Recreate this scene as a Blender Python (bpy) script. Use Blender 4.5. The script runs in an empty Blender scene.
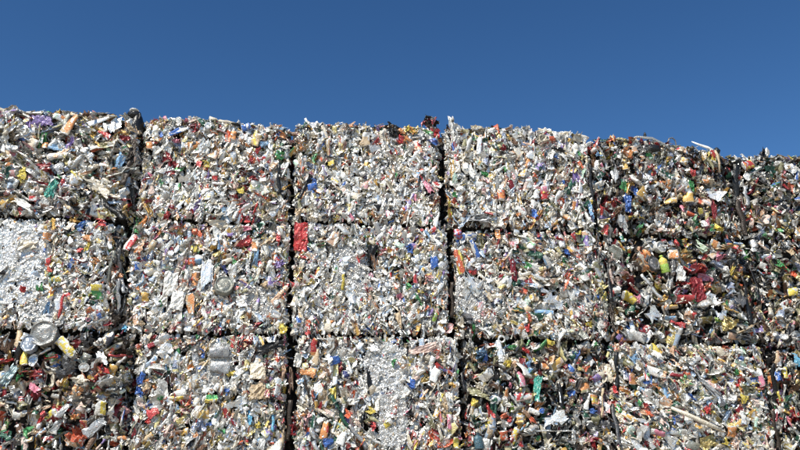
import bpy, math, random
import numpy as np
from mathutils import Matrix, Vector

# ------------------------------------------------------------------ tables
# bale: left x, right x, bottom z, top z, y of the front face (metres)
# cam [ 1.4604 -7.4093 -1.6437  0.1301  0.3476 -0.0134] rot deg [ 7.454 19.916 -0.769] z 1.5063238603172338
BALES={
 'TA':(-1.422,-0.006,4.168,5.204,-0.040),
 'TB':(0.027,1.393,4.200,5.206,0.000),
 'TC':(1.431,2.827,4.223,5.242,0.010),
 'TD':(2.891,4.342,4.211,5.269,0.000),
 'TE':(4.376,5.771,4.191,5.245,0.030),
 'TF':(5.811,7.484,4.199,5.117,0.060),
 'MA':(-1.370,-0.057,3.163,4.168,-0.030),
 'MB':(0.008,1.417,3.156,4.200,0.000),
 'MC':(1.453,2.880,3.166,4.223,0.010),
 'MD':(2.936,4.406,3.156,4.211,0.020),
 'ME':(4.439,5.856,3.132,4.191,0.020),
 'MF':(5.913,7.479,3.105,4.199,0.060),
 'LA':(-1.255,0.114,2.100,3.163,-0.020),
 'LB':(0.146,1.425,2.100,3.156,0.000),
 'LC':(1.511,2.949,2.100,3.166,0.000),
 'LD':(2.999,4.339,2.100,3.156,0.030),
 'LE':(4.362,5.853,2.100,3.132,0.000),
 'LF':(5.924,7.468,2.100,3.105,0.050),
}
FEATURES={  # dark strips along bale edges paint shade into the gaps
 'MA':[(-0.198,0.589,0.495,0.773,0,'p','foil'),(0.097,0.213,0.327,0.384,0,'p','foil'),(0.298,0.927,0.068,0.14,-50,'f','blue/sky'),(0.239,0.992,0.102,0.066,0,'f','amber'),(0.456,0.97,0.094,0.075,0,'f','red'),(0.361,0.817,0.085,0.083,0,'k','orange/tan'),(0.023,0.816,0.076,0.083,0,'k','orange'),(0.012,0.37,0.074,0.08,0,'f','green'),(0.084,0.186,0.057,0.174,-8,'f','sky'),(0.205,0.206,0.033,0.21,-8,'s','red'),(0.108,0.328,0.041,0.168,0,'k','yellow/orange'),(0.244,0.583,0.059,0.127,-15,'f','blue/silver'),(0.488,0.336,0.109,0.142,0,'k','green/yellow'),(-0.125,0.349,0.049,0.062,0,'f','red'),(0.64,0.502,0.101,0.072,0,'f','orange'),(-0.308,0.487,0.065,0.044,0,'f','black'),(-0.136,0.746,0.183,0.128,30,'f','cream'),(0.618,0.815,0.077,0.242,10,'f','black'),(0.658,0.313,0.05,0.302,5,'s','grey'),(0.713,0.269,0.042,0.266,-5,'s','black'),(0.621,0.268,0.042,0.195,8,'s','darkbrown'),(0.68,0.43,0.042,0.18,14,'s','grey'),(0.637,0.612,0.051,0.274,8,'s','darkgrey'),(0.569,0.537,0.042,0.363,-6,'s','khakigrey'),(0.661,0.109,0.083,0.122,0,'f','darkbrown')],
 'LC':[(0.05,0.736,0.389,0.525,0,'p','foil'),(0.116,0.323,0.261,0.472,0,'p','foil'),(0.409,0.945,0.307,0.081,22,'f','pinktan'),(-0.712,0.833,0.069,0.131,-10,'x','white'),(-0.576,0.95,0.061,0.168,0,'k','orange/red'),(-0.39,0.828,0.105,0.088,0,'f','blue'),(-0.386,0.542,0.078,0.111,20,'t','yellow'),(-0.091,0.648,0.061,0.26,5,'f','black'),(-0.083,0.407,0.087,0.076,0,'f','yellow'),(-0.074,0.331,0.138,0.076,0,'f','khaki'),(-0.057,0.272,0.06,0.092,10,'f','red'),(-0.281,0.381,0.052,0.101,10,'f','redorange'),(0.278,0.633,0.08,0.096,0,'f','blue'),(0.531,0.785,0.09,0.071,-20,'f','red/pink'),(0.643,0.627,0.072,0.052,0,'f','amber'),(0.456,0.315,0.07,0.153,0,'f','khaki'),(0.13,0.808,0.053,0.079,0,'f','green'),(-0.341,0.389,0.043,0.32,28,'s','darkgreen'),(-0.44,0.13,0.101,0.098,0,'f','blue'),(-0.467,0.229,0.076,0.157,-20,'k','orange/red'),(-0.014,0.13,0.034,0.182,60,'s','white'),(-0.186,0.18,0.043,0.248,40,'s','grey'),(-0.558,0.155,0.051,0.197,15,'s','silver'),(-0.737,0.254,0.067,0.132,0,'f','darkred'),(0.606,0.307,0.053,0.136,0,'k','pink/white'),(0.661,0.13,0.061,0.1,0,'k','yellow'),(-0.292,0.698,0.079,0.095,0,'k','navy/white'),(0.078,0.932,0.143,0.143,0,'f','silver'),(-0.065,0.93,0.142,0.124,20,'f','silver'),(-0.498,0.533,0.103,0.221,20,'k','tan/blue'),(-0.773,0.32,0.051,0.332,0,'s','darkbrown'),(-0.767,0.659,0.043,0.257,0,'f','brown')],
 'MB':[(0.475,0.282,0.315,0.327,0,'p','foil'),(-0.7,0.808,0.069,0.168,-30,'k','red/white'),(-0.324,0.438,0.129,0.227,0,'x','white'),(-0.252,0.285,0.12,0.179,-8,'x','white'),(0.126,0.606,0.062,0.177,14,'f','navy'),(0.136,0.421,0.174,0.192,0,'D','khakigrey'),(0.291,0.828,0.196,0.085,40,'f','red'),(0.302,0.972,0.108,0.058,10,'f','pink'),(-0.132,0.92,0.097,0.086,0,'f','redorange'),(-0.122,0.778,0.105,0.103,0,'f','yellow/khaki'),(0.027,0.792,0.079,0.104,0,'k','amber'),(0.04,1.012,0.277,0.087,0,'f','cream'),(-0.097,0.666,0.087,0.093,0,'k','sky/white'),(-0.138,0.251,0.086,0.197,10,'k','orange/tan'),(-0.536,0.315,0.076,0.081,0,'k','amber'),(0.667,0.059,0.087,0.116,0,'f','yellow'),(0.367,0.171,0.052,0.126,0,'k','orange'),(0.486,0.447,0.088,0.092,0,'f','tan'),(-0.611,0.587,0.077,0.092,0,'k','blue/white'),(0.404,0.698,0.045,0.188,-5,'f','sky'),(-0.687,0.037,0.058,0.07,0,'f','cyan'),(0.608,0.257,0.062,0.109,0,'k','red/white'),(0.546,0.477,0.062,0.111,0,'k','violet/white'),(-0.548,0.074,0.075,0.061,0,'f','tan'),(0.594,0.875,0.054,0.144,-10,'f','red'),(0.301,0.278,0.122,0.127,0,'f','silver'),(-0.018,0.528,0.105,0.276,0,'f','silver')],
 'MD':[(-0.6,0.353,0.281,0.434,0,'p','foil'),(-0.689,0.993,0.086,0.1,0,'k','red/violet'),(-0.689,0.716,0.085,0.253,5,'k','redorange/yellow'),(-0.178,0.652,0.077,0.253,5,'f','darkred'),(-0.04,0.704,0.087,0.078,0,'f','green'),(0.432,0.987,0.08,0.111,0,'k','red/white'),(0.486,1.04,0.07,0.051,0,'f','yellow'),(0.197,0.38,0.25,0.23,0,'f','silver'),(-0.604,0.487,0.189,0.286,10,'f','silver'),(-0.653,0.202,0.186,0.102,-35,'f','darkgrey'),(-0.302,1.005,0.049,0.12,0,'k','orange'),(0.35,0.834,0.069,0.07,0,'f','blue'),(-0.079,0.1,0.047,0.084,0,'f','red'),(0.513,0.138,0.077,0.066,0,'f','yellow'),(0.157,0.739,0.068,0.138,20,'k','sky/white'),(-0.532,0.839,0.067,0.217,15,'k','blue/silver'),(-0.319,-0.006,0.074,0.073,0,'O','silver'),(0.759,0.577,0.049,0.432,-3,'s','black'),(0.754,0.237,0.058,0.286,4,'f','darkbrown'),(-0.768,0.35,0.047,0.32,0,'s','darkbrown')],
 'MC':[(-0.201,0.619,0.329,0.474,0,'p','foil'),(-0.653,0.904,0.137,0.28,0,'x','red'),(0.01,0.739,0.111,0.212,0,'t','black'),(0.346,0.817,0.084,0.107,0,'f','blue'),(0.577,0.677,0.075,0.135,0,'f','blue'),(-0.101,0.746,0.083,0.096,0,'k','red/white'),(0.331,0.461,0.065,0.094,20,'f','green'),(0.421,0.349,0.055,0.094,0,'f','green'),(0.396,0.519,0.056,0.095,0,'k','red/pink'),(-0.263,0.485,0.036,0.141,-5,'s','yellow'),(0.23,0.544,0.074,0.057,0,'f','amber'),(0.573,0.166,0.055,0.092,0,'k','lime'),(0.415,0.071,0.064,0.073,0,'k','amber'),(0.253,0.133,0.073,0.165,20,'t','tan'),(0.247,0.355,0.055,0.065,0,'f','pink'),(-0.247,0.646,0.165,0.171,0,'f','silver'),(-0.199,0.364,0.108,0.167,0,'f','silver')],
 'LB':[(0.066,0.826,0.237,0.345,0,'p','foil'),(-0.58,0.665,0.074,0.118,-10,'f','blue'),(-0.586,0.548,0.065,0.108,10,'f','blue'),(0.054,0.895,0.17,0.104,4,'r','grey'),(0.07,0.765,0.169,0.111,-5,'r','grey'),(0.393,0.734,0.145,0.155,0,'x','cream'),(0.401,0.563,0.144,0.152,5,'x','tan'),(-0.089,0.884,0.051,0.086,0,'f','blue'),(-0.457,0.374,0.098,0.09,20,'f','red'),(-0.491,0.301,0.057,0.057,0,'f','red'),(0.019,0.493,0.133,0.083,0,'k','yellow/green'),(0.222,0.444,0.184,0.125,20,'f','silver'),(-0.144,0.815,0.067,0.24,0,'f','grey'),(-0.049,0.269,0.09,0.131,0,'f','slate'),(0.413,0.278,0.058,0.074,0,'f','yellow'),(-0.401,0.491,0.057,0.05,0,'f','green'),(0.488,0.936,0.293,0.079,20,'f','black'),(-0.185,0.22,0.065,0.065,0,'k','amber'),(0.165,0.715,0.084,0.06,40,'f','yellow'),(0.14,0.561,0.067,0.076,-40,'f','blue'),(-0.402,0.906,0.134,0.103,20,'f','silver'),(-0.407,0.566,0.115,0.167,10,'f','white'),(0.344,0.336,0.042,0.149,0,'f','cyan'),(0.537,0.32,0.034,0.199,0,'s','cyan'),(0.625,0.196,0.042,0.164,-5,'s','tan')],
 'TA':[(-0.165,0.929,0.193,0.142,10,'f','violet'),(-0.267,0.376,0.094,0.183,-10,'f','yellow'),(0.005,0.261,0.094,0.191,-10,'f','teal'),(-0.11,0.699,0.052,0.079,0,'k','orange'),(0.085,0.911,0.106,0.233,-20,'k','tan/orange'),(0.485,0.921,0.197,0.184,20,'f','silver'),(0.013,0.476,0.147,0.146,0,'f','grey'),(0.398,0.296,0.287,0.116,-35,'f','cream'),(-0.204,0.091,0.236,0.085,-30,'f','white'),(0.568,0.08,0.234,0.057,-42,'s','black'),(0.574,0.56,0.071,0.149,-20,'f','sky'),(0.202,0.346,0.104,0.097,0,'k','tan/silver'),(-0.137,0.16,0.076,0.076,0,'k','red/white'),(-0.436,0.734,0.121,0.119,40,'f','white'),(-0.36,0.618,0.103,0.108,0,'k','pink/grey'),(0.297,0.587,0.105,0.138,0,'f','silver'),(0.643,0.483,0.071,0.335,-8,'s','darkbrown'),(0.692,0.239,0.07,0.251,6,'f','black'),(0.66,0.684,0.071,0.201,0,'f','darkbrown')],
 'TB':[(-0.372,0.874,0.073,0.227,-48,'k','blue/white'),(-0.38,0.978,0.083,0.083,0,'d','white'),(-0.383,0.78,0.082,0.072,0,'f','pink'),(-0.451,0.593,0.108,0.171,10,'f','darkred'),(0.254,0.957,0.094,0.073,30,'k','blue'),(0.431,0.777,0.084,0.083,0,'f','sky'),(0.354,0.825,0.094,0.125,-20,'k','tan/yellow'),(0.24,0.299,0.082,0.079,0,'f','yellow'),(-0.094,0.558,0.073,0.071,0,'f','yellow'),(-0.157,0.555,0.055,0.071,0,'k','red'),(-0.004,0.43,0.055,0.08,0,'k','red/white'),(0.585,0.67,0.094,0.093,0,'f','green'),(0.306,0.657,0.056,0.123,0,'k','orange'),(0.138,0.857,0.065,0.094,0,'k','orange'),(-0.614,0.718,0.072,0.081,0,'k','orange/white'),(0.596,0.89,0.085,0.063,-20,'f','orange'),(0.585,0.413,0.046,0.282,5,'s','black'),(-0.554,0.649,0.099,0.141,0,'f','white'),(-0.273,0.389,0.126,0.139,0,'f','silver'),(-0.115,0.751,0.129,0.164,0,'f','silver'),(0.1,0.205,0.145,0.118,0,'f','white')],
 'TC':[(-0.504,0.646,0.057,0.104,0,'f','green'),(-0.383,0.756,0.048,0.168,-5,'k','red/tan'),(-0.508,0.398,0.056,0.071,0,'f','blue'),(-0.591,0.344,0.047,0.282,-24,'s','black'),(0.255,0.957,0.088,0.15,0,'f','black'),(0.423,0.987,0.079,0.13,40,'f','yellow/orange'),(0.363,0.919,0.049,0.172,40,'s','orange'),(0.473,1.011,0.06,0.087,0,'f','gold'),(0.313,0.874,0.088,0.096,0,'f','red'),(0.577,0.39,0.078,0.206,20,'f','pink'),(-0.352,0.601,0.067,0.072,0,'k','yellow'),(-0.621,0.083,0.12,0.108,0,'f','tan'),(-0.046,0.468,0.076,0.082,0,'k','navy/white'),(0.501,0.915,0.119,0.172,-15,'f','grey'),(-0.028,0.857,0.116,0.149,0,'k','tan/white')],
 'TD':[(-0.36,0.545,0.079,0.074,0,'f','green'),(-0.203,0.332,0.089,0.114,0,'k','redorange/orange'),(0.236,0.38,0.09,0.146,0,'k','red/pink'),(0.544,0.571,0.102,0.16,20,'f','violet'),(0.111,0.157,0.069,0.102,0,'f','blue'),(-0.155,0.842,0.071,0.065,0,'f','darkred'),(-0.707,0.17,0.058,0.243,0,'f','yellow/red'),(-0.663,0.314,0.058,0.062,0,'f','green'),(0.403,0.846,0.123,0.044,-5,'s','black'),(-0.449,0.097,0.291,0.091,-8,'f','grey'),(0.34,0.952,0.082,0.055,0,'k','redorange'),(0.227,0.947,0.164,0.099,20,'f','cream'),(-0.395,0.852,0.05,0.194,-10,'k','red/silver'),(-0.517,0.57,0.119,0.189,0,'f','white'),(0.418,0.147,0.1,0.092,0,'k','tan/orange'),(0.589,0.986,0.146,0.132,0,'f','cream'),(0.673,0.208,0.061,0.176,0,'f','sky'),(0.709,0.482,0.041,0.424,0,'s','black')],
 'TE':[(-0.387,0.327,0.082,0.211,-5,'f','blue'),(-0.31,0.468,0.083,0.128,0,'f','blue/navy'),(0.245,0.414,0.116,0.118,0,'k','amber'),(0.305,0.546,0.064,0.152,-10,'f','green'),(0.335,0.688,0.085,0.11,20,'f','red'),(-0.649,0.254,0.051,0.115,0,'f','red'),(0.361,0.269,0.074,0.074,0,'f','yellow'),(0.472,0.607,0.075,0.066,0,'k','orange'),(-0.634,0.844,0.084,0.077,0,'f','sky'),(0.051,0.364,0.125,0.075,0,'k','amber'),(0.51,0.285,0.074,0.234,0,'f','darkred'),(0.558,0.469,0.213,0.151,-30,'f','silver'),(-0.419,0.506,0.073,0.128,0,'f','green'),(-0.172,0.591,0.147,0.108,0,'f','silver'),(-0.489,0.632,0.083,0.194,0,'f','grey'),(-0.462,0.105,0.092,0.207,0,'f','grey')],
 'TF':[(-0.371,0.764,0.143,0.168,0,'f','darkgreen'),(-0.603,0.81,0.132,0.112,20,'k','red/yellow'),(-0.636,0.675,0.087,0.089,0,'d','white'),(-0.157,0.795,0.133,0.18,40,'f','silver'),(-0.693,0.453,0.065,0.218,0,'s','grey'),(-0.769,0.581,0.097,0.44,-4,'s','black'),(-0.772,0.224,0.075,0.384,4,'s','darkbrown'),(-0.779,0.724,0.131,0.156,10,'f','black')],
 'ME':[(-0.7,0.484,0.059,0.088,0,'f','red'),(-0.228,0.965,0.204,0.133,20,'f','silver'),(-0.191,0.935,0.122,0.112,0,'D','white'),(-0.182,0.764,0.091,0.171,15,'b','lime/yellow'),(-0.283,0.761,0.111,0.16,0,'D','darkgrey'),(0.139,0.522,0.142,0.247,5,'x','darkred'),(-0.559,0.429,0.158,0.097,-30,'K','yellow'),(-0.331,0.86,0.081,0.091,0,'k','orange'),(-0.33,0.531,0.04,0.295,35,'s','silver'),(-0.012,0.678,0.122,0.19,-10,'f','white'),(0.21,0.744,0.082,0.091,20,'f','redorange'),(0.23,0.958,0.083,0.154,40,'f','palegreen'),(0.517,1.018,0.084,0.041,0,'f','blue'),(-0.106,0.186,0.158,0.067,-20,'f','red'),(-0.341,0.269,0.158,0.173,40,'f','silver'),(0.298,0.232,0.07,0.058,0,'f','lime'),(0.256,0.426,0.142,0.177,30,'f','silver'),(0.56,0.432,0.143,0.178,0,'f','darkgrey'),(-0.068,0.868,0.102,0.101,0,'k','tan/orange'),(0.355,0.281,0.161,0.136,0,'f','silver'),(0.652,0.434,0.061,0.494,-3,'s','black'),(0.683,0.817,0.083,0.184,10,'f','black')],
 'MF':[(-0.382,0.735,0.106,0.082,0,'f','redorange'),(-0.413,0.562,0.094,0.091,0,'k','yellow'),(-0.509,0.845,0.085,0.072,0,'f','green'),(-0.703,0.566,0.083,0.09,0,'f','white'),(-0.372,0.963,0.096,0.115,-20,'f','tan'),(-0.757,0.675,0.063,0.466,0,'s','black'),(-0.806,0.256,0.061,0.39,4,'s','darkbrown')],
 'LA':[(-0.042,1.026,0.227,0.214,10,'D','silvergrey'),(-0.151,0.93,0.121,0.152,0,'D','paleblue'),(0.141,0.917,0.211,0.136,-25,'K','yellow/white'),(-0.185,0.82,0.064,0.142,10,'k','yellow/orange'),(-0.277,0.677,0.071,0.198,-25,'f','palecyan'),(-0.194,0.653,0.063,0.074,0,'f','green'),(-0.065,0.572,0.135,0.057,-40,'f','pink'),(0.154,0.74,0.177,0.15,40,'f','darkgrey'),(0.286,0.641,0.177,0.091,-15,'f','cream'),(0.28,0.549,0.088,0.09,-20,'f','tan/orange'),(0.021,0.328,0.055,0.12,-35,'f','red'),(-0.057,0.208,0.093,0.095,0,'f','green'),(-0.232,0.184,0.108,0.094,0,'f','darkgreen'),(0.479,0.411,0.096,0.13,0,'k','yellow/white'),(-0.055,0.679,0.064,0.099,0,'f','darkred'),(0.141,0.248,0.079,0.104,-20,'k','white/grey'),(-0.111,0.804,0.08,0.109,-10,'d','silver'),(0.359,0.273,0.071,0.072,0,'k','orange/red'),(0.315,0.741,0.097,0.075,0,'d','silver'),(0.454,0.811,0.082,0.152,20,'f','silver'),(0.448,0.249,0.206,0.096,35,'f','grey')],
 'LD':[(-0.037,0.603,0.092,0.248,-15,'f','teal'),(-0.107,0.945,0.084,0.064,-20,'f','red'),(0.142,1.022,0.094,0.083,0,'f','yellow'),(0.061,0.801,0.065,0.063,0,'k','orange'),(0.658,0.762,0.114,0.2,0,'f','cream'),(0.005,0.409,0.055,0.052,0,'d','blue'),(-0.069,0.4,0.1,0.078,0,'k','white/grey'),(-0.458,0.398,0.063,0.173,15,'f','red'),(0.502,0.508,0.075,0.106,0,'k','orange/yellow'),(0.474,0.411,0.074,0.079,-30,'f','blue'),(-0.598,0.476,0.063,0.104,-20,'f','yellow'),(-0.577,0.141,0.089,0.143,0,'b','slateteal'),(-0.352,0.192,0.072,0.085,10,'k','redorange'),(-0.267,0.434,0.045,0.113,10,'f','lime'),(0.118,0.339,0.238,0.139,20,'f','silver'),(-0.48,0.877,0.046,0.09,0,'f','blue'),(0.574,0.482,0.028,0.266,-10,'s','tan'),(-0.479,0.715,0.146,0.107,30,'k','khaki/silver'),(0.101,0.235,0.328,0.017,0,'s','silver'),(-0.169,0.682,0.074,0.143,0,'k','pink/green'),(-0.55,0.555,0.217,0.079,-20,'f','khaki'),(-0.686,0.766,0.045,0.392,0,'s','black')],
 'LE':[(-0.733,0.594,0.056,0.089,0,'f','red'),(-0.466,0.462,0.075,0.053,0,'f','red'),(0.108,0.42,0.058,0.089,0,'f','red'),(0.441,0.768,0.059,0.065,0,'f','green'),(-0.529,0.479,0.057,0.071,0,'f','green'),(-0.433,0.66,0.067,0.063,30,'f','blue'),(0.121,0.646,0.058,0.309,38,'f','grey'),(0.491,0.53,0.088,0.1,0,'f','yellow'),(0.086,0.137,0.208,0.122,20,'f','gold'),(0.308,0.225,0.096,0.105,0,'k','orange'),(0.68,0.724,0.069,0.176,0,'k','pink/white'),(-0.571,0.695,0.095,0.108,0,'k','orange/pink'),(-0.392,0.216,0.131,0.087,10,'k','white/pink'),(-0.545,0.181,0.093,0.207,-10,'f','silver'),(-0.259,0.155,0.131,0.156,10,'f','silver'),(-0.007,0.627,0.077,0.163,-30,'f','grey'),(-0.544,0.943,0.077,0.092,0,'k','tan'),(0.312,0.954,0.089,0.094,0,'k','cream'),(-0.707,0.757,0.057,0.363,0,'s','black'),(-0.765,0.285,0.046,0.382,0,'s','darkgrey')],
 'LF':[(-0.495,0.869,0.101,0.189,35,'f','cyan'),(-0.715,0.763,0.08,0.168,0,'f','blue/white'),(-0.653,0.773,0.05,0.112,0,'k','yellow'),(-0.743,0.66,0.06,0.408,0,'s','black'),(-0.795,0.249,0.059,0.357,3,'s','darkbrown'),(-0.752,0.894,0.081,0.132,0,'f','black')],
}


rng = np.random.default_rng(11)
SC = bpy.context.scene
COL = SC.collection
R = math.radians

# ------------------------------------------------------------------ materials
def new_mat(name):
    m = bpy.data.materials.new(name); m.use_nodes = True
    nt = m.node_tree
    return m, nt, nt.nodes['Principled BSDF']

def scrap_material():
    """sheet metal, printed cans and plastic: paint colour, metalness and roughness come with each face"""
    m, nt, b = new_mat('crushed_packaging')
    N = nt.nodes; L = nt.links
    a = N.new('ShaderNodeAttribute'); a.attribute_name = 'paint'
    g = N.new('ShaderNodeAttribute'); g.attribute_name = 'rough'
    tc = N.new('ShaderNodeTexCoord')
    n1 = N.new('ShaderNodeTexNoise'); n1.inputs['Scale'].default_value = 22; n1.inputs['Detail'].default_value = 5
    n1.inputs['Roughness'].default_value = .65
    r1 = N.new('ShaderNodeMapRange'); r1.inputs[1].default_value = .47; r1.inputs[2].default_value = .68
    r1.inputs[3].default_value = 1.0; r1.inputs[4].default_value = .55
    L.new(tc.outputs['Object'], n1.inputs['Vector']); L.new(n1.outputs['Fac'], r1.inputs[0])
    # print on the skin: letter-sized blotches of pale ink or bare metal
    n3 = N.new('ShaderNodeTexNoise'); n3.inputs['Scale'].default_value = 85; n3.inputs['Detail'].default_value = 2
    r3 = N.new('ShaderNodeMapRange'); r3.inputs[1].default_value = .57; r3.inputs[2].default_value = .61
    n4 = N.new('ShaderNodeTexNoise'); n4.inputs['Scale'].default_value = 26; n4.inputs['Detail'].default_value = 0
    cr4 = N.new('ShaderNodeValToRGB'); cr4.color_ramp.interpolation = 'CONSTANT'
    cr4.color_ramp.elements[0].color = (.72, .70, .62, 1); cr4.color_ramp.elements[0].position = 0
    for pos, c in ((.40, (.10, .09, .09, 1)), (.47, (.74, .72, .66, 1)), (.55, (.42, .13, .08, 1)), (.60, (.60, .52, .36, 1))):
        e = cr4.color_ramp.elements.new(pos); e.color = c
    cr4.color_ramp.elements[-1].color = (.45, .44, .42, 1)
    L.new(tc.outputs['Object'], n3.inputs['Vector']); L.new(n3.outputs['Fac'], r3.inputs[0])
    L.new(tc.outputs['Object'], n4.inputs['Vector']); L.new(n4.outputs['Fac'], cr4.inputs[0])
    k3 = N.new('ShaderNodeMath'); k3.operation = 'MULTIPLY'; k3.inputs[1].default_value = .5
    bw = N.new('ShaderNodeRGBToBW'); L.new(a.outputs['Color'], bw.inputs[0])
    lm = N.new('ShaderNodeMapRange'); lm.inputs[1].default_value = .03; lm.inputs[2].default_value = .25
    k4 = N.new('ShaderNodeMath'); k4.operation = 'MULTIPLY'
    L.new(bw.outputs[0], lm.inputs[0]); L.new(lm.outputs[0], k4.inputs[0]); L.new(r3.outputs[0], k4.inputs[1]); L.new(k4.outputs[0], k3.inputs[0])
    pr = N.new('ShaderNodeMix'); pr.data_type = 'RGBA'
    L.new(k3.outputs[0], pr.inputs[0]); L.new(a.outputs['Color'], pr.inputs[6]); L.new(cr4.outputs[0], pr.inputs[7])
    dirt = N.new('ShaderNodeMix'); dirt.data_type = 'RGBA'
    film = N.new('ShaderNodeMix'); film.data_type = 'RGBA'; film.blend_type = 'MULTIPLY'; film.inputs[0].default_value = 1
    film.inputs[7].default_value = (.42, .35, .26, 1)
    L.new(r1.outputs[0], dirt.inputs[0]); L.new(pr.outputs[2], dirt.inputs[7]); L.new(pr.outputs[2], film.inputs[6]); L.new(film.outputs[2], dirt.inputs[6])
    L.new(dirt.outputs[2], b.inputs['Base Color'])
    mm = N.new('ShaderNodeMath'); mm.operation = 'MULTIPLY'
    L.new(a.outputs['Alpha'], mm.inputs[0]); L.new(r1.outputs[0], mm.inputs[1]); L.new(mm.outputs[0], b.inputs['Metallic'])
    L.new(g.outputs['Fac'], b.inputs['Roughness'])
    n2 = N.new('ShaderNodeTexNoise'); n2.inputs['Scale'].default_value = 62; n2.inputs['Detail'].default_value = 2
    n2.noise_type = 'RIDGED_MULTIFRACTAL'; n2.normalize = True
    bp = N.new('ShaderNodeBump'); bp.inputs['Strength'].default_value = .75; bp.inputs['Distance'].default_value = .009
    L.new(tc.outputs['Object'], n2.inputs['Vector']); L.new(n2.outputs['Fac'], bp.inputs['Height'])
    L.new(bp.outputs[0], b.inputs['Normal'])
    return m

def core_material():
    m, nt, b = new_mat('packed_scrap_shade')
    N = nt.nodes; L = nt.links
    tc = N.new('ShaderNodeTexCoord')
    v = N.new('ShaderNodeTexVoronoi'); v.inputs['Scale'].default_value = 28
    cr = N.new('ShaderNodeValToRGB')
    cr.color_ramp.elements[0].color = (.012, .010, .008, 1); cr.color_ramp.elements[1].color = (.06, .05, .042, 1)  # near-black tones put the shade of the crevices into the core colour
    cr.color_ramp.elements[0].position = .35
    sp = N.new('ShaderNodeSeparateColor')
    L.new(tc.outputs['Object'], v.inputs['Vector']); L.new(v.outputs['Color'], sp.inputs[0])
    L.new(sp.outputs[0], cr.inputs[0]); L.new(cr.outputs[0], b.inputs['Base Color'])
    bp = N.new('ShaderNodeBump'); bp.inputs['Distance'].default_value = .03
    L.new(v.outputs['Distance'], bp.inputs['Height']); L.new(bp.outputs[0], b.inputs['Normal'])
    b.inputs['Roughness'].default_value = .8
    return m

def ground_material():
    m, nt, b = new_mat('yard_dirt')
    N = nt.nodes; L = nt.links
    tc = N.new('ShaderNodeTexCoord')
    n = N.new('ShaderNodeTexNoise'); n.inputs['Scale'].default_value = .9; n.inputs['Detail'].default_value = 8
    cr = N.new('ShaderNodeValToRGB')
    cr.color_ramp.elements[0].color = (.20, .175, .145, 1); cr.color_ramp.elements[1].color = (.34, .305, .26, 1)
    L.new(tc.outputs['Object'], n.inputs['Vector']); L.new(n.outputs['Fac'], cr.inputs[0]); L.new(cr.outputs[0], b.inputs['Base Color'])
    b.inputs['Roughness'].default_value = .95
    return m

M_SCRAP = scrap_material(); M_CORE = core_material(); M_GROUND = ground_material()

# ------------------------------------------------------------------ crumpled prototypes
# a prototype: V (n,3) fitted to a unit box in x,y; F list of faces; U (faces,2) place on the skin 0..1; E faces that are bare can ends
class Proto:
    def __init__(s, V, F, U, E, keep=False):
        V = np.array(V, float)
        if not keep:
            lo, hi = V.min(0), V.max(0)
            V = V - (lo + hi) / 2
            V[:, 0] /= max(hi[0] - lo[0], 1e-6); V[:, 1] /= max(hi[1] - lo[1], 1e-6)
            V[:, 2] /= max(hi[2] - lo[2], 1e-6)
        s.V = V; s.n = len(V)
        s.loops = np.concatenate([np.array(f) for f in F]).astype(np.int32)
        s.tot = np.array([len(f) for f in F], np.int32)
        s.U = np.array(U, float); s.E = np.array(E, bool); s.nf = len(F)
        s.noise = rng.random(s.nf); s.flat = np.zeros(s.nf, bool)

def fold(V, amp, n, soft=.0):
    """bend the part of the sheet beyond a random line, n times"""
    V = V.copy()
    for _ in range(n):
        a = rng.uniform(0, 2 * math.pi); d = np.array([math.cos(a), math.sin(a), 0.])
        c = V[rng.integers(len(V))] * rng.uniform(.2, .9)
        ax = np.array([-d[1], d[0], rng.normal() * .25]); ax /= np.linalg.norm(ax)
        ang = rng.uniform(.35, 1.0) * amp * rng.choice([-1, 1])
        q = V - c; t = q @ d
        w = np.clip(t / (soft + 1e-6), 0, 1) if soft else (t > 0).astype(float)
        th = ang * w; k = ax[None, :]
        q = q * np.cos(th)[:, None] + np.cross(np.broadcast_to(k, q.shape), q) * np.sin(th)[:, None] + k * (q @ ax)[:, None] * (1 - np.cos(th))[:, None]
        V = c + q
    return V

def ridged(P, seed, f):
    r = np.random.default_rng(seed); out = np.zeros(len(P))
    for _ in range(6):
        k = r.normal(size=3) * f; ph = r.uniform(0, 6.28)
        out += 1 - 2 * np.abs(np.sin(P @ k + ph))
    return out / 6

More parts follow.
